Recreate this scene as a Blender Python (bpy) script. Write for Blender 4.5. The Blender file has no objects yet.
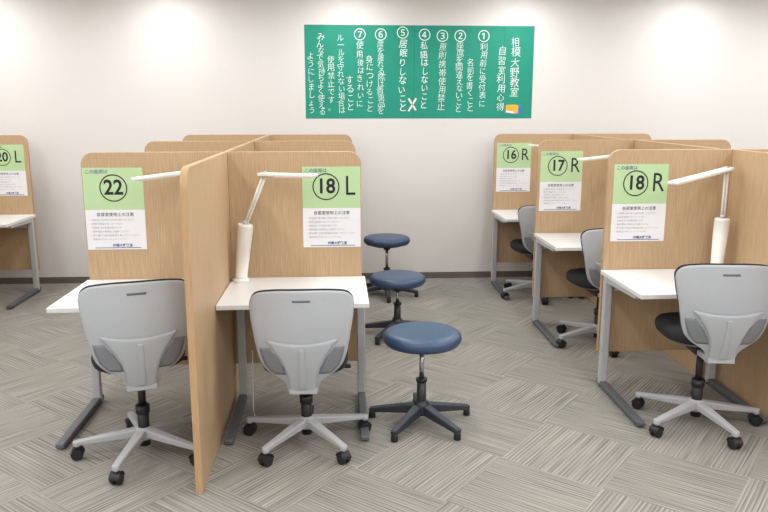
import bpy, bmesh, math, random
from mathutils import Vector, Matrix
random.seed(4)
sc=bpy.context.scene
sc.view_settings.view_transform='Standard'
COL=sc.collection
R=math.radians

# ---------------------------------------------------------------- materials
def lin(c):
    return tuple(((x/255)/12.92 if x/255<=.04045 else ((x/255+.055)/1.055)**2.4) for x in c)+(1,)
def mat(name,rgb,rough=.5,metal=0,noise=0,nscale=30,bump=0,emit=0):
    m=bpy.data.materials.new(name); m.use_nodes=True
    nt=m.node_tree; b=nt.nodes['Principled BSDF']
    c=lin(rgb)
    b.inputs['Roughness'].default_value=rough
    b.inputs['Metallic'].default_value=metal
    b.inputs['Base Color'].default_value=c
    if emit:
        b.inputs['Emission Color'].default_value=c; b.inputs['Emission Strength'].default_value=emit
    tc=nt.nodes.new('ShaderNodeTexCoord'); n=nt.nodes.new('ShaderNodeTexNoise')
    n.inputs['Scale'].default_value=nscale; n.inputs['Detail'].default_value=3
    nt.links.new(tc.outputs['Object'],n.inputs['Vector'])
    r=nt.nodes.new('ShaderNodeValToRGB'); k=max(noise,.01)
    r.color_ramp.elements[0].position=.3; r.color_ramp.elements[1].position=.7
    r.color_ramp.elements[0].color=tuple(x*(1-k) for x in c[:3])+(1,)
    r.color_ramp.elements[1].color=tuple(min(1,x*(1+k)) for x in c[:3])+(1,)
    nt.links.new(n.outputs['Fac'],r.inputs['Fac']); nt.links.new(r.outputs['Color'],b.inputs['Base Color'])
    if bump:
        bp=nt.nodes.new('ShaderNodeBump'); bp.inputs['Strength'].default_value=bump; bp.inputs['Distance'].default_value=.002
        nt.links.new(n.outputs['Fac'],bp.inputs['Height']); nt.links.new(bp.outputs['Normal'],b.inputs['Normal'])
    return m
def wood(name,dark,light,rough=.5):
    m=bpy.data.materials.new(name); m.use_nodes=True
    nt=m.node_tree; b=nt.nodes['Principled BSDF']; b.inputs['Roughness'].default_value=rough
    tc=nt.nodes.new('ShaderNodeTexCoord'); mp=nt.nodes.new('ShaderNodeMapping')
    mp.inputs['Scale'].default_value=(200,200,6)
    n=nt.nodes.new('ShaderNodeTexNoise'); n.inputs['Scale'].default_value=1; n.inputs['Detail'].default_value=4; n.inputs['Distortion'].default_value=.3
    r=nt.nodes.new('ShaderNodeValToRGB')
    r.color_ramp.elements[0].position=.25; r.color_ramp.elements[1].position=.75
    r.color_ramp.elements[0].color=lin(dark); r.color_ramp.elements[1].color=lin(light)
    L=nt.links.new
    L(tc.outputs['Object'],mp.inputs['Vector']); L(mp.outputs[0],n.inputs['Vector']); L(n.outputs['Fac'],r.inputs['Fac']); L(r.outputs[0],b.inputs['Base Color'])
    return m
M_wood=wood('oak_laminate',(170,141,109),(199,170,135))
M_edge=wood('oak_edge_band',(172,138,102),(194,160,122))
M_wall=mat('painted_wallpaper',(221,218,216),.9,noise=.015,nscale=90,bump=.15)
M_ceil=mat('ceiling_board',(235,234,233),.9,noise=.02)
M_base=mat('grey_brown_skirting',(104,94,88),.6)
M_top=mat('white_laminate',(226,226,226),.35,noise=.01)
M_frame=mat('silver_paint',(186,189,193),.4,.1)
M_foot=mat('dark_grey_foot',(96,100,106),.45,.1)
M_black=mat('black_plastic',(28,29,33),.5)
M_fabric=mat('black_fabric',(30,31,36),.9,noise=.25,nscale=400,bump=.4)
M_shell=mat('light_grey_plastic',(166,169,174),.62)
M_shell2=mat('mid_grey_plastic',(120,123,129),.65)
M_slot=mat('dark_grey_slot',(95,98,104),.65)
M_basep=mat('grey_nylon',(172,173,177),.5)
M_chrome=mat('chrome',(190,190,195),.2,.9)
M_lamp=mat('ivory_lamp_plastic',(235,233,228),.35)
M_diff=mat('lamp_diffuser',(245,245,245),.4)
M_navy=mat('navy_vinyl',(54,75,104),.38,noise=.06,nscale=60)
M_slate=mat('slate_plastic',(46,51,60),.45)
M_paper=mat('white_paper',(232,233,238),.5)
M_lgreen=mat('pale_green_paper',(184,213,164),.5)
M_green=mat('teal_green_construction_paper',(8,142,120),.6,noise=.05,nscale=5)
M_ink=mat('black_ink',(25,27,30),.6)
M_ink2=mat('grey_print',(110,115,125),.6)
M_blue=mat('blue_print',(40,60,130),.6)
M_chalk=mat('white_marker',(230,243,238),.6)
M_white=mat('white_tape',(240,240,232),.6)
M_orange=mat('yellow_orange_paper',(240,172,50),.6)
M_bluep=mat('blue_paper',(50,120,190),.6)
M_cable=mat('white_cable',(225,225,225),.5)
M_seam=mat('green_seam',(4,118,102),.7)

def carpet():
    m=bpy.data.materials.new('ribbed_carpet_tiles'); m.use_nodes=True
    nt=m.node_tree; b=nt.nodes['Principled BSDF']; b.inputs['Roughness'].default_value=.95
    L=nt.links.new; N=nt.nodes.new
    tc=N('ShaderNodeTexCoord'); rot=N('ShaderNodeMapping'); rot.inputs['Rotation'].default_value=(0,0,R(40))
    L(tc.outputs['Object'],rot.inputs['Vector'])
    ch=N('ShaderNodeTexChecker'); ch.inputs['Scale'].default_value=2.0
    off=N('ShaderNodeVectorMath'); off.operation='ADD'; off.inputs[1].default_value=(0.01,.01,.25)
    L(rot.outputs[0],off.inputs[0]); L(off.outputs[0],ch.inputs['Vector'])
    def streak(sx,sy,d):
        mp=N('ShaderNodeMapping'); mp.inputs['Scale'].default_value=(sx,sy,1); L(rot.outputs[0],mp.inputs['Vector'])
        n=N('ShaderNodeTexNoise'); n.inputs['Scale'].default_value=1; n.inputs['Detail'].default_value=1; n.inputs['Roughness'].default_value=.5
        L(mp.outputs[0],n.inputs['Vector'])
        w=N('ShaderNodeTexWave'); w.wave_type='BANDS'; w.bands_direction=d; w.inputs['Scale'].default_value=17; w.inputs['Distortion'].default_value=.5
        w.inputs['Detail'].default_value=1; w.inputs['Detail Scale'].default_value=2
        L(rot.outputs[0],w.inputs['Vector'])
        k=N('ShaderNodeMath'); k.operation='MULTIPLY_ADD'; k.inputs[1].default_value=.2
        L(w.outputs['Fac'],k.inputs[0]); L(n.outputs['Fac'],k.inputs[2]); return k
    a=streak(2.2,150,'Y'); c=streak(150,2.2,'X')
    mx=N('ShaderNodeMix'); mx.data_type='FLOAT'
    L(ch.outputs['Fac'],mx.inputs[0]); L(a.outputs[0],mx.inputs[2]); L(c.outputs[0],mx.inputs[3])
    tone=N('ShaderNodeMath'); tone.operation='MULTIPLY_ADD'; tone.inputs[1].default_value=.03; L(ch.outputs['Fac'],tone.inputs[0]); L(mx.outputs[0],tone.inputs[2])
    fine=N('ShaderNodeTexNoise'); fine.inputs['Scale'].default_value=300; fine.inputs['Detail'].default_value=1; L(tc.outputs['Object'],fine.inputs['Vector'])
    ad=N('ShaderNodeMath'); ad.operation='MULTIPLY_ADD'; ad.inputs[1].default_value=.4
    L(fine.outputs['Fac'],ad.inputs[0]); L(tone.outputs[0],ad.inputs[2])
    sb=N('ShaderNodeMath'); sb.operation='SUBTRACT'; sb.inputs[1].default_value=.315; L(ad.outputs[0],sb.inputs[0])
    r=N('ShaderNodeValToRGB'); e=r.color_ramp.elements
    e[0].position=.2; e[0].color=lin((102,100,95)); e[1].position=.8; e[1].color=lin((168,164,156))
    L(sb.outputs[0],r.inputs['Fac']); L(r.outputs[0],b.inputs['Base Color'])
    bp=N('ShaderNodeBump'); bp.inputs['Strength'].default_value=.12; bp.inputs['Distance'].default_value=.002
    L(sb.outputs[0],bp.inputs['Height']); L(bp.outputs['Normal'],b.inputs['Normal'])
    return m
M_carpet=carpet()

# ---------------------------------------------------------------- mesh builder
class B:
    def __init__(s): s.v=[]; s.f=[]; s.m=[]; s.mats=[]; s.sm=[]
    def mi(s,m):
        if m not in s.mats: s.mats.append(m)
        return s.mats.index(m)
    def add(s,vs,fs,m,smooth=False):
        o=len(s.v); s.v+= [tuple(v) for v in vs]; k=s.mi(m)
        for f in fs: s.f.append([i+o for i in f]); s.m.append(k); s.sm.append(smooth)
    def box(s,a,b,m):
        (x0,y0,z0),(x1,y1,z1)=a,b
        s.add([(x0,y0,z0),(x1,y0,z0),(x1,y1,z0),(x0,y1,z0),(x0,y0,z1),(x1,y0,z1),(x1,y1,z1),(x0,y1,z1)],
          [(0,3,2,1),(4,5,6,7),(0,1,5,4),(1,2,6,5),(2,3,7,6),(3,0,4,7)],m)
    def cyl(s,p0,p1,r0,m,r1=None,n=20,smooth=True):
        r1=r0 if r1 is None else r1
        p0=Vector(p0);p1=Vector(p1);d=(p1-p0).normalized()
        u=d.cross(Vector((0,0,1)));
        if u.length<1e-4: u=Vector((1,0,0))
        u.normalize(); w=d.cross(u)
        vs=[];
        for p,r in((p0,r0),(p1,r1)):
            for i in range(n):
                a=2*math.pi*i/n; vs.append(p+u*math.cos(a)*r+w*math.sin(a)*r)
        s.add(vs,[(i,(i+1)%n,n+(i+1)%n,n+i) for i in range(n)],m,smooth)
        s.add(vs[:n],[tuple(range(n))[::-1]],m); s.add(vs[n:],[tuple(range(n))],m)
    def tube(s,pts,r,m,n=8):
        P=[Vector(p) for p in pts]; vs=[]
        for i,p in enumerate(P):
            d=(P[min(i+1,len(P)-1)]-P[max(i-1,0)]).normalized()
            u=d.cross(Vector((.3,.2,1))).normalized(); w=d.cross(u)
            for k in range(n):
                a=2*math.pi*k/n; vs.append(p+u*math.cos(a)*r+w*math.sin(a)*r)
        fs=[(j*n+i,j*n+(i+1)%n,(j+1)*n+(i+1)%n,(j+1)*n+i) for j in range(len(P)-1) for i in range(n)]
        fs+=[tuple(range(n)),tuple(range((len(P)-1)*n,len(P)*n))]
        s.add(vs,fs,m,True)
    def bar(s,p0,p1,w0,h0,m,w1=None,h1=None,up=(0,0,1)):
        w1=w0 if w1 is None else w1; h1=h0 if h1 is None else h1
        p0=Vector(p0);p1=Vector(p1);d=(p1-p0).normalized();sd=d.cross(Vector(up)).normalized();u=sd.cross(d)
        vs=[]
        for p,w,h in((p0,w0,h0),(p1,w1,h1)):
            for a,b in((-1,-1),(1,-1),(1,1),(-1,1)): vs.append(p+sd*a*w/2+u*b*h/2)
        s.add(vs,[(0,1,2,3),(7,6,5,4),(0,4,5,1),(1,5,6,2),(2,6,7,3),(3,7,4,0)],m)
    def lathe(s,prof,m,n=32,c=(0,0),smooth=True,sup=None,sx=1,sy=1):
        vs=[]
        for r,z in prof:
            for i in range(n):
                a=2*math.pi*i/n; ca,sa=math.cos(a),math.sin(a)
                if sup:
                    k=(abs(ca)**sup+abs(sa)**sup)**(-1/sup); ca*=k; sa*=k
                vs.append((c[0]+ca*r*sx,c[1]+sa*r*sy,z))
        fs=[(j*n+i,j*n+(i+1)%n,(j+1)*n+(i+1)%n,(j+1)*n+i) for j in range(len(prof)-1) for i in range(n)]
        s.add(vs,fs,m,smooth)
        k=len(prof)-1
        s.add(vs[:n],[tuple(range(n))[::-1]],m); s.add(vs[k*n:],[tuple(range(n))],m)
    def prism(s,pts,axis,a,b,m,medge=None):
        n=len(pts); f=(lambda p,t:(t,p[0],p[1])) if axis=='X' else (lambda p,t:(p[0],t,p[1]))
        vs=[f(p,a) for p in pts]+[f(p,b) for p in pts]
        s.add(vs,[tuple(range(n)),tuple(range(2*n-1,n-1,-1))],m)
        s.add(vs,[(i,i+n,(i+1)%n+n,(i+1)%n) for i in range(n)],medge or m)
    def obj(s,name,parent=None,bevel=0,sub=0,solid=0,loc=None,fix=True):
        me=bpy.data.meshes.new(name); me.from_pydata(s.v,[],s.f)
        for m in s.mats: me.materials.append(m)
        for p,k,q in zip(me.polygons,s.m,s.sm): p.material_index=k; p.use_smooth=q
        bm=bmesh.new(); bm.from_mesh(me)
        if fix:
            bmesh.ops.remove_doubles(bm,verts=bm.verts,dist=1e-5)
            bmesh.ops.recalc_face_normals(bm,faces=bm.faces)
        if loc:
            bmesh.ops.translate(bm,verts=bm.verts,vec=[-x for x in loc])
        bm.to_mesh(me); bm.free(); me.update()
        o=bpy.data.objects.new(name,me); COL.objects.link(o)
        if loc: o.location=loc
        if parent: o.parent=parent
        if solid:
            q=o.modifiers.new('solid','SOLIDIFY'); q.thickness=solid; q.offset=0
        if bevel:
            q=o.modifiers.new('bevel','BEVEL'); q.width=bevel; q.segments=2; q.limit_method='ANGLE'; q.angle_limit=R(40)
        if sub:
            q=o.modifiers.new('sub','SUBSURF'); q.levels=sub; q.render_levels=sub
        return o
def root(name,label,cat,loc=(0,0,0),rz=0,group=None):
    e=bpy.data.objects.new(name,None); e.empty_display_size=.1; COL.objects.link(e)
    e.location=loc; e.rotation_euler=(0,0,rz); tag(e,label,cat,group); return e
def tag(o,label,cat,group=None):
    o['label']=label; o['category']=cat
    if group: o['group']=group
def dup(r,loc,rz=None,label=None):
    n=r.copy(); COL.objects.link(n); n.location=loc
    if rz is not None: n.rotation_euler=(0,0,rz)
    if label: n['label']=label
    for c in list(r.children):
        k=c.copy(); COL.objects.link(k); k.parent=n
    return n
def struct(o): o['kind']='structure'; return o

def text(b,body,size,x,z,m,y=0,align='CENTER',off=0,line=1,sx=1,valign='TOP_BASELINE',shear=0,rot=0):
    cu=bpy.data.curves.new('t','FONT'); cu.body=body; cu.size=size; cu.align_x=align; cu.align_y=valign
    cu.space_line=line; cu.offset=off; cu.resolution_u=3; cu.shear=shear
    o=bpy.data.objects.new('t',cu); COL.objects.link(o)
    bpy.context.view_layer.update()
    dg=bpy.context.evaluated_depsgraph_get(); ev=o.evaluated_get(dg); me=ev.to_mesh()
    c,s=math.cos(rot),math.sin(rot)
    vs=[((v.co.x*sx)*c-v.co.y*s+x,y,(v.co.x*sx)*s+v.co.y*c+z) for v in me.vertices]; fs=[tuple(p.vertices) for p in me.polygons]
    b.add(vs,fs,m); ev.to_mesh_clear()
    bpy.data.objects.remove(o); bpy.data.curves.remove(cu)
def ring(b,x,z,r,w,m,y=0,n=48):
    vs=[]
    for rr in(r-w,r):
        for i in range(n):
            a=2*math.pi*i/n; vs.append((x+rr*math.cos(a),y,z+rr*math.sin(a)))
    b.add(vs,[(i,(i+1)%n,n+(i+1)%n,n+i) for i in range(n)],m)

# ---------------------------------------------------------------- room
WY=7.1; XL,XR,YF,ZC=-5.2,5.2,-2.2,2.76
def slab(name,a,b_,m):
    b=B(); b.box(a,b_,m); return struct(b.obj(name))
slab('floor',(XL-.1,YF-.1,-.1),(XR+.1,WY+.1,0),M_carpet)
slab('ceiling',(XL-.1,YF-.1,ZC),(XR+.1,WY+.1,ZC+.1),M_ceil)
slab('wall_back',(XL,WY,0),(XR,WY+.1,ZC),M_wall)
slab('wall_left',(XL-.1,YF,0),(XL,WY+.1,ZC),M_wall)
slab('wall_right',(XR,YF,0),(XR+.1,WY+.1,ZC),M_wall)
slab('wall_front',(XL,YF-.1,0),(XR,YF,ZC),M_wall)
slab('baseboard_back',(XL,WY-.012,0),(XR,WY,.06),M_base)
slab('baseboard_left',(XL,YF,0),(XL+.012,WY-.012,.06),M_base)
slab('baseboard_right',(XR-.012,YF,0),(XR,WY-.012,.06),M_base)

M_tube=mat('fluorescent_diffuser',(255,255,252),.5,emit=2.5)
b=B(); b.box((-.13,-.62,-.035),(.13,.62,0),M_frame)
lum=root('ceiling_light','slim white fluorescent ceiling fixture on the ceiling','ceiling light',(0,0,ZC),group='fluorescent ceiling fixtures')
b.obj('housing',lum,bevel=.004)
b=B(); b.box((-.11,-.6,-.05),(.11,.6,-.035),M_tube); b.obj('diffuser',lum,bevel=.004)
first=True
for ly in (6.2,3.9,1.5,-.9):
    for lx in (-4.6,-3.1,-1.5,.1,1.68,3.28,4.7):
        if first: lum.location=(lx,ly,ZC); first=False
        else: dup(lum,(lx,ly,ZC))
        ld=bpy.data.lights.new('fluorescent_lamp','AREA'); ld.shape='RECTANGLE'; ld.size=.22; ld.size_y=1.2
        ld.energy=14.5 if ly>6 else 19; ld.color=(1,.998,.99)
        lo=bpy.data.objects.new('fluorescent_lamp',ld); COL.objects.link(lo); lo.location=(lx,ly,ZC-.056)
w=bpy.data.worlds.new('World'); sc.world=w; w.use_nodes=True
w.node_tree.nodes['Background'].inputs[0].default_value=(1,1,1,1); w.node_tree.nodes['Background'].inputs[1].default_value=.3

# ---------------------------------------------------------------- partitions
PH=1.415; T=.03
def rounded(x0,x1,z0,z1,r,left,right):
    p=[(x0,z0),(x1,z0)]
    if right: p+=[(x1-r+r*math.cos(a),z1-r+r*math.sin(a)) for a in [R(k*9) for k in range(11)]]
    else: p.append((x1,z1))
    if left: p+=[(x0+r-r*math.sin(a),z1-r+r*math.cos(a)) for a in [R(k*9) for k in range(11)]]
    else: p.append((x0,z1))
    return p
def cross_panel(x0,x1,y,left,label):
    b=B(); b.prism(rounded(x0,x1,.2,PH,.07,left,not left),'Y',y,y+T,M_wood,M_edge)
    c=((x0+x1)/2,y+T/2,.2)
    o=b.obj('partition_panel',loc=c,bevel=.002); tag(o,label,'partition','wooden carrel partitions'); return o
def divider(x,y0,y1,label):
    q=.09
    b=B(); pts=[(y0,0),(y1,0),(y1,PH)]+[(y0+q-q*math.sin(a),PH-q+q*math.cos(a)) for a in [R(k*9) for k in range(11)]]
    b.prism(pts,'X',x-T/2,x+T/2,M_wood,M_edge)
    o=b.obj('partition_divider',loc=(x,(y0+y1)/2,0),bevel=.002); tag(o,label,'partition','wooden carrel dividers'); return o

# ---------------------------------------------------------------- desk
def desk(x0,x1,y1,label,out):
    W=x1-x0; D=.6
    e=root('study_desk',label,'desk',((x0+x1)/2,y1-D/2,0),group='white study desks')
    b=B(); b.box((-W/2,-D/2,.684),(W/2,D/2,.71),M_top); b.obj('tabletop',e,bevel=.004)
    for sx in(-1,1):
        x=sx*(W/2-(.026 if sx==out else .045)); b=B()
        b.bar((x,D/2-.06,.02),(x,D/2-.06,.684),.045,.042,M_frame,up=(0,1,0))
        b.bar((x,D/2-.03,.665),(x,-D/2+.1,.672),.036,.038,M_frame,h1=.024)
        b.bar((x,D/2-.015,.028),(x,-D/2-.055,.022),.044,.032,M_foot,h1=.024)
        b.cyl((x,-D/2,0),(x,-D/2,.012),.016,M_black); b.cyl((x,D/2-.05,0),(x,D/2-.05,.015),.016,M_black)
        b.obj('leg_frame',e,bevel=.006)
    b=B(); b.box((-W/2+.06,D/2-.08,.60),(W/2-.06,D/2-.06,.66),M_frame); b.obj('crossbar',e,bevel=.003)
    return e
LX0,LXC,LX1=-1.395,-.622,.125
RX0,RXC,RX1=1.555,2.30,3.045
ORX1,ORXC,ORX0=-2.75,-3.495,-4.24
lrows=[4.12,5.47,6.80]; rrows=[4.20,5.52,6.85]
rshift=[0,-.055,-.11]
def island(x0,xc,x1,rows,desks,d0=3.0,shift=(0,0,0)):
    py=d0
    for i,y in enumerate(rows):
        s=shift[i]
        divider(xc+s,py,y+T,'tall oak laminate divider board standing between two study desks')
        py=y+T+.002
        cross_panel(x0+s,xc+s-T/2-.001,y,True,'oak laminate privacy panel with rounded corner behind a study desk')
        cross_panel(xc+s+T/2+.001,x1+s,y,False,'oak laminate privacy panel with rounded corner behind a study desk')
        if ('l',i) in desks: desk(x0+s-.012,xc+s-T/2-.003,y-.002,desks[('l',i)],-1)
        if ('r',i) in desks: desk(xc+s+T/2+.003,x1+s+.018,y-.002,desks[('r',i)],1)
D='white study desk on grey metal legs against a wooden panel'
island(LX0,LXC,LX1,lrows,{(s,i):D for s in 'lr' for i in range(3)})
island(RX0,RXC,RX1,rrows,{(s,i):D for s in 'lr' for i in range(3)},3.08,rshift)
island(ORX0,ORXC,ORX1,lrows,{('r',i):D for i in range(3)})

# ---------------------------------------------------------------- notices
def notice(xl,zt,y,num,letter,label):
    W,H=.322,.452
    e=root('seat_notice',label,'sign',(xl+W/2,y-.0015,zt-H),group='seat number notices')
    b=B(); b.box((-W/2,0,0),(W/2,.0015,H*.49),M_paper); b.box((-W/2,0,H*.49),(W/2,.0015,H),M_lgreen); b.obj('paper_sheet',e)
    b=B(); yy=-.0008
    cx=-.03 if letter else .0; cz=H*.755
    ring(b,cx,cz,.075,.0065,M_ink,yy)
    text(b,num,.114,cx,cz,M_ink,yy,off=.0026,valign='CENTER',sx=.92)
    if letter: text(b,letter,.155,.103,cz,M_ink,yy,off=.0,valign='CENTER',sx=.82)
    text(b,'この座席は',.025,-W/2+.012,H-.03,M_blue,yy,align='LEFT')
    text(b,'自習室使用上の注意',.0225,0,H*.49-.034,M_ink,yy,off=.0001)
    z=H*.49-.060
    for t in('・利用前に受付表に名前を書いてください','・座席を間違えないでください','・自習室での私語は禁止です','・携帯電話の使用はご遠慮ください','・席を離れる際は貴重品を身につけてください','・使用後はきれいにしてください'):
        text(b,t,.0118,-W/2+.02,z,M_ink2,yy,align='LEFT',sx=1.1,off=-.0001); z-=.0215
    b.add([(-.12,yy,.008),(.13,yy,.008),(.13,yy,.0115),(-.12,yy,.0115)],[(0,1,2,3)],M_blue)
    text(b,'相模大野教室',.018,.03,.017,M_blue,yy,off=.0004)
    b.obj('lettering',e,fix=False)
ZT=1.332
notice(LX0+.005,ZT,4.12,'22','','pale green and white seat notice 22 on a wooden panel')
notice(LX1-.005-.322,ZT,4.12,'18','L','pale green and white seat notice 18 L on a wooden panel')
notice(RX0+.035,ZT,4.20,'18','R','pale green and white seat notice 18 R on a wooden panel')
notice(RX0+rshift[1]+.02,ZT,5.52,'17','R','pale green and white seat notice 17 R on a wooden panel')
notice(RX0+rshift[2]+.025,ZT,6.85,'16','R','pale green and white seat notice 16 R on a wooden panel')
notice(ORX1-.035-.322,ZT,6.80,'20','L','pale green and white seat notice 20 L on a wooden panel')

# ---------------------------------------------------------------- green wall poster
PX=lambda u:-.29+(u-305)*2.12/229
PZ=lambda v:2.40-(v-24.5)*.842/94
e=root('rules_poster','large green paper poster with white handwritten rules on the wall','poster',(.77,WY-.002,1.553))
ox,oz=.77,1.553
b=B(); b.box((-1.07,0,0),(1.075,.0015,.847),M_green); b.box((-.055,-.0004,0),(-.05,.0,.847),M_seam)
b.box((PX(505)-ox,-.0004,0),(PX(505)-ox+.004,.0,.847),M_seam)
b.obj('paper_sheet',e)
cols=[(517,36,98,'相模大野教室'),(503,46,112,'自習室利用心得'),(484,31,108,'①利用前に受付表に'),(471,58,113,'名前を書くこと'),
(460,31,114,'②座席を間違えないこと'),(442,31,112,'③原則携帯使用禁止'),(424,30,110,'④私語はしないこと'),(402,28,113,'⑤居眠りしないこと'),
(380,30,115,'⑥席を離れる際は貴重品を'),(369,55,113,'身につけること'),(359,30,108,'⑦使用後はきれいに'),(349,76,112,'すること'),
(340,34,115,'ルールを守れない場合は'),(330,56,112,'使用禁止です。'),(320,34,116,'みんなで気持ちよく使える'),(310,52,115,'ようにしましょう')]
b=B()
def column(chars,u,v0,pitch,s,big):
    x=PX(u)-ox; z=PZ(v0)-oz-pitch*.8
    for c in chars:
        text(b,c,s*random.uniform(.92,1.06),x+random.uniform(-.006,.006),z+random.uniform(-.003,.003),M_chalk,-.001,off=0 if big else -.0006,shear=random.uniform(-.06,.12),sx=random.uniform(.88,1.0),rot=random.uniform(-.05,.07)); z-=pitch
for u,v0,v1,t in cols:
    rest=t
    if t[0] in '①②③④⑤⑥⑦':
        text(b,t[0],.13,PX(u)-ox,PZ(v0+9)-oz,M_chalk,-.001); rest=t[1:]; v0+=11
    big=t[0] in '④⑤'
    pitch=(v1-v0)*.842/94/len(rest); column(rest,u,v0,pitch,min(max(pitch*1.02,.074),.112 if big else .096),big)
b.obj('lettering',e,fix=False)
b=B(); cx,cz=PX(412)-ox,PZ(105)-oz
for a,c in(((-.035,-.06),(.037,.06)),((.035,-.05),(-.035,.06))):
    b.bar((cx+a[0],-.0015,cz+a[1]),(cx+c[0],-.0015,cz+c[1]),.017,.001,M_white,up=(0,-1,0))
b.obj('cross_mark',e)
b=B(); cx,cz=PX(517)-ox,PZ(109)-oz; k=.88
def q(p): return [(cx+x*k,cz+z*k) for x,z in p]
b.prism(q([(-.09,-.045),(.0,-.055),(.085,-.04),(.095,.03),(.01,.045),(-.085,.04)]),'Y',-.0012,-.0004,M_orange)
b.prism(q([(-.09,-.055),(.02,-.07),(.09,-.055),(.09,-.04),(.02,-.055),(-.09,-.04)]),'Y',-.002,-.0012,M_bluep)
b.prism(q([(.045,-.045),(.088,-.04),(.095,.03),(.05,.036)]),'Y',-.0021,-.0012,M_bluep)
b.prism(q([(-.085,-.035),(.0,-.045),(.0,-.03),(-.085,-.02)]),'Y',-.002,-.0012,M_chalk)
b.obj('book_drawing',e)

# ---------------------------------------------------------------- lamps
def lamp(p,body_top,elbow,end,label):
    e=root('desk_lamp',label,'lamp',p,group='white arm desk lamps')
    P=Vector(p); bt=Vector(body_top)-P; el=Vector(elbow)-P; en=Vector(end)-P
    b=B(); b.lathe([(.045,0),(.045,.012),(.036,.02)],M_lamp,c=(0,0))
    qq=[Vector((0,0,.015)).lerp(bt,t) for t in(0,.04,.5,.96,1)]; rr=[.030,.033,.039,.043,.038]
    for i in range(4): b.cyl(qq[i],qq[i+1],rr[i],M_lamp,rr[i+1],24)
    b.cyl(bt,bt+Vector((0,0,.02)),.014,M_frame)
    b.obj('lamp_base',e)
    b=B()
    b.cyl(bt+Vector((-.006,0,0)),el+Vector((-.006,0,0)),.0065,M_lamp,n=12); b.cyl(bt+Vector((.009,0,0)),el+Vector((.009,0,0)),.0065,M_lamp,n=12)
    b.cyl(el+Vector((0,-.02,0)),el+Vector((0,.02,0)),.015,M_frame)
    b.obj('lamp_arm',e)
    b=B(); d=(en-el).normalized()
    b.bar(el-d*.03,en,.058,.018,M_lamp,w1=.06,h1=.016); b.obj('lamp_head',e,bevel=.005)
    b=B(); lo=Vector((0,0,-.0105)); b.bar(el+d*.08+lo,en-d*.02+lo,.042,.004,M_diff); b.obj('diffuser',e)
LL='white desk lamp with folding arm and flat head'
lamp((-.545,4.03,.71),(-.51,4.03,1.03),(-.395,4.0,1.302),(-.12,3.84,1.308),LL)
lamp((-.72,4.03,.71),(-.735,4.03,1.03),(-.795,4.03,1.315),(-1.06,3.88,1.29),LL)
lamp((2.185,4.08,.71),(2.195,4.08,1.03),(2.195,4.08,1.31),(1.78,3.86,1.255),LL)
lamp((2.14,5.40,.71),(2.14,5.40,1.03),(2.09,5.38,1.31),(1.71,5.2,1.29),LL)
lamp((2.1,6.73,.71),(2.1,6.73,1.03),(2.12,6.71,1.3),(1.70,6.55,1.325),LL)
lamp((-3.42,6.7,.71),(-3.41,6.7,1.03),(-3.38,6.68,1.2),(-3.22,6.5,1.2),LL)

# ---------------------------------------------------------------- office chair
def interp(t,K):
    for (a,x),(c,y) in zip(K,K[1:]):
        if t<=c:
            k=(t-a)/(c-a) if c>a else 0; k=k*k*(3-2*k)*.4+k*.6
            return x+(y-x)*k
    return K[-1][1]
HW=[(0,.07),(.1,.076),(.15,.088),(.19,.124),(.24,.162),(.31,.19),(.42,.207),(.58,.221),(.76,.235),(.9,.241),(.96,.236),(1,.205)]
RB=[(0,.060),(.16,.065),(.26,.078),(.36,.102),(.46,.14),(.54,.178)]
def backpt(s,t,hw,dy=0):
    x=s*hw; s=x/.24; z=.36+.50*t-.026*(abs(s)**3)*max(0,(t-.6)/.4)
    y=-.23-.05*math.sin(t*math.pi*.95)-.03*t+ .06*(x/.236)**2+dy
    return(x,y,z)
def surf(b,fn,nu,nv,m):
    vs=[fn(-1+2*i/nu,j/nv) for j in range(nv+1) for i in range(nu+1)]
    fs=[(j*(nu+1)+i,j*(nu+1)+i+1,(j+1)*(nu+1)+i+1,(j+1)*(nu+1)+i) for j in range(nv) for i in range(nu)]
    b.add(vs,fs,m,True)
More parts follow.
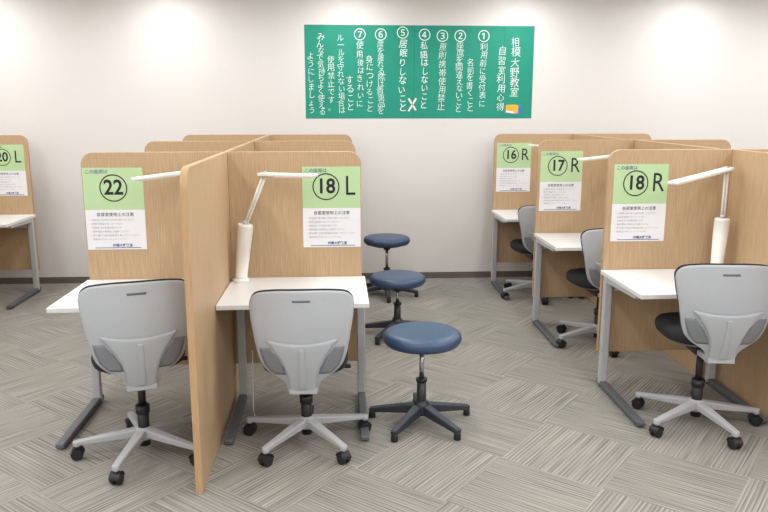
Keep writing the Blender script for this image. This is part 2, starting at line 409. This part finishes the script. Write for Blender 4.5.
def chair_template():
    e=root('office_chair','','chair',group='grey office chairs')
    up=[]
    b=B(); surf(b,lambda s,t:backpt(s,t,interp(t,HW)),14,30,M_shell); 
    up.append(b.obj('backrest',e,solid=.016,bevel=0,sub=1))
    for sg in(-1,1):
        b=B()
        def fn(s,t,sg=sg):
            tt=.215+.26*t; hi=interp(tt,HW)-.018; lo=min(interp(tt,RB)+.002,hi-.003)
            x=sg*(lo+(hi-lo)*(s+1)/2); p=backpt(x/.25,tt,.25,-.0090); return (x,p[1],.36+.50*tt)
        surf(b,fn,5,10,M_shell2)
        up.append(b.obj('side_recess',e,solid=.003))
    b=B(); surf(b,lambda s,t:backpt(s,.015+.51*t+.04*t*s*s,interp(.015+.51*t,RB),-.0145),10,16,M_shell); up.append(b.obj('back_support',e,solid=.018,sub=1))
    b=B(); surf(b,lambda s,t:backpt(s,.06+.42*t,.018*(1-.3*t),-.0245),4,12,M_shell); up.append(b.obj('spine_rib',e,solid=.008,sub=2))
    b=B(); surf(b,lambda s,t:backpt(s,.90+.018*t,.04,-.0092),6,2,M_slot); up.append(b.obj('handle_slot',e,solid=.002))
    b=B(); surf(b,lambda s,t:backpt(s,.27+.738*t,interp(.27+.72*t,HW)-.001,.022),12,16,M_fabric); up.append(b.obj('back_cushion',e,solid=.024,sub=1))
    b=B(); b.lathe([(.90,.425),(.97,.432),(1,.452),(.99,.472),(.93,.488),(.7,.494),(.3,.492),(.02,.490)],M_fabric,n=48,sup=3.0,c=(0,.03),sx=.212,sy=.222)
    up.append(b.obj('seat',e))
    b=B(); b.lathe([(.6,.405),(.88,.415),(.9,.426)],M_shell2,n=40,sup=3.0,c=(0,.03),sx=.212,sy=.222)
    b.box((-.075,-.12,.36),(.075,.12,.406),M_black)
    b.bar((0,-.262,.38),(0,-.08,.375),.13,.03,M_shell); b.cyl((.07,.02,.39),(.21,.03,.395),.006,M_black,n=10); b.cyl((.19,.03,.395),(.225,.03,.396),.011,M_black,n=12)
    up.append(b.obj('seat_mechanism',e,bevel=.006))
    for o in up: o['up']=1
    b=B(); b.cyl((0,0,.045),(0,0,.24),.027,M_black); b.cyl((0,0,.24),(0,0,.375),.018,M_black); b.cyl((0,0,.21),(0,0,.25),.033,M_black)
    b.obj('gas_cylinder',e)
    b=B(); b.lathe([(.03,.075),(.042,.08),(.045,.12),(.036,.14)],M_basep,n=24)
    for k in range(5):
        a=2*math.pi*k/5; c,s_=math.cos(a),math.sin(a)
        b.bar((c*.03,s_*.03,.112),(c*.31,s_*.31,.084),.050,.042,M_basep,.032,.022)
        b.cyl((c*.31,s_*.31,.066),(c*.31,s_*.31,.095),.018,M_basep,n=16)
    o=b.obj('star_base',e,bevel=.006); o['rot']=1
    b=B(); r=.31
    for dy in(-.014,.014): b.cyl((r,dy-.009,.028),(r,dy+.009,.028),.028,M_black,n=24)
    b.cyl((r,0,.027),(r,0,.068),.008,M_chrome,n=12)
    hood=[(r+.031*math.cos(x),-.024,.031+.031*math.sin(x)) for x in [math.pi*i/10 for i in range(11)]]
    n=len(hood); b.add(hood+[(x,.024,z) for x,_,z in hood],[(i,i+1,n+i+1,n+i) for i in range(n-1)],M_black,True)
    c0=b.obj('caster',e,bevel=.003); c0['rot']=1; c0['ang']=0.
    for k in range(1,5):
        c=c0.copy(); COL.objects.link(c); c.parent=e; c['ang']=2*math.pi*k/5
    return e
def set_chair(r,dh,base):
    for c in r.children:
        if 'up' in c: c.location.z=dh
        if 'rot' in c: c.rotation_euler=(0,0,base-r.rotation_euler[2]+c.get('ang',0.))
CH=[((-.175,3.50),0,-.012,R(-54),'grey office chair with black seat pushed to a study desk'),
((-.957,3.42),R(17),.052,R(-99),'grey office chair with raised seat at a study desk'),
((1.88,3.59),R(-6),.06,R(-80),'grey office chair turned slightly beside a study desk'),
((1.835,4.98),R(2),.01,R(-89),'grey office chair with black seat partly behind a panel'),
((1.74,6.34),R(2),-.01,R(-89),'grey office chair with black seat near the back wall')]
tpl=chair_template(); chairs=[tpl]
for i in range(1,len(CH)): chairs.append(dup(tpl,(0,0,0)))
for r_,(p,rz,dh,ba,lb) in zip(chairs,CH):
    r_.location=(p[0],p[1],0); r_.rotation_euler=(0,0,rz); r_['label']=lb; set_chair(r_,dh,ba)
for r_ in chairs:
    for c in r_.children:
        for k in('up','rot','ang'):
            if k in c: del c[k]

# ---------------------------------------------------------------- stools
def stool(x,y,h,rot,label):
    e=root('round_stool',label,'stool',(x,y,0),rot,group='navy round stools')
    b=B(); b.lathe([(.15,h-.07),(.19,h-.065),(.203,h-.05),(.207,h-.033),(.201,h-.013),(.185,h-.003),(.14,h),(.02,h+.001)],M_navy,n=56); b.obj('seat',e)
    b=B(); b.lathe([(.04,h-.095),(.13,h-.083),(.13,h-.07)],M_slate,n=32); b.cyl((0,0,h-.12),(0,0,h-.09),.03,M_black); b.obj('seat_plate',e)
    b=B(); b.cyl((0,0,.07),(0,0,.235),.027,M_slate,.024); b.cyl((0,0,.235),(0,0,.25),.03,M_black); b.cyl((0,0,.25),(0,0,h-.1),.013,M_chrome); b.obj('column',e)
    b=B(); b.lathe([(.035,.05),(.05,.06),(.05,.095),(.03,.13)],M_slate,n=24)
    for k in range(5):
        a=2*math.pi*k/5; c,s_=math.cos(a),math.sin(a)
        b.bar((c*.03,s_*.03,.085),(c*.285,s_*.285,.045),.052,.05,M_slate,.034,.026)
        b.cyl((c*.272,s_*.272,0),(c*.272,s_*.272,.04),.02,M_black,.016,n=16)
    b.obj('star_base',e,bevel=.006)
stool(.425,3.69,.51,R(-54),'navy vinyl round stool with dark star base on carpet')
stool(.42,5.25,.457,R(-54),'navy vinyl round stool between two other stools')
stool(.42,6.45,.535,R(-90),'navy vinyl round stool raised high near the wall')

# cable
def cat(pts,n=8):
    P=[Vector(p) for p in pts]; P=[P[0]]+P+[P[-1]]; out=[]
    for i in range(1,len(P)-2):
        for k in range(n):
            t=k/n; a,b_,c,d=P[i-1],P[i],P[i+1],P[i+2]
            out.append(.5*((2*b_)+(c-a)*t+(2*a-5*b_+4*c-d)*t*t+(3*b_-a-3*c+d)*t**3))
    return out+[P[-1]]
b=B(); b.tube(cat([(-.50,4.05,.30),(-.50,4.02,.12),(-.49,3.92,.006),(-.47,3.8,.005),(-.48,3.68,.005),(-.50,3.62,.005),(-.52,3.70,.005)]),.003,M_cable)
o=b.obj('power_cable'); tag(o,'thin white power cable lying on the carpet under a desk','cable')

# ---------------------------------------------------------------- camera
cd=bpy.data.cameras.new('camera'); cam=bpy.data.objects.new('camera',cd); COL.objects.link(cam)
cd.sensor_width=36; cd.lens=36*740/768
cam.location=(0,0,1.65); cam.rotation_euler=(R(90-11.31),0,R(-3.5)); sc.camera=cam
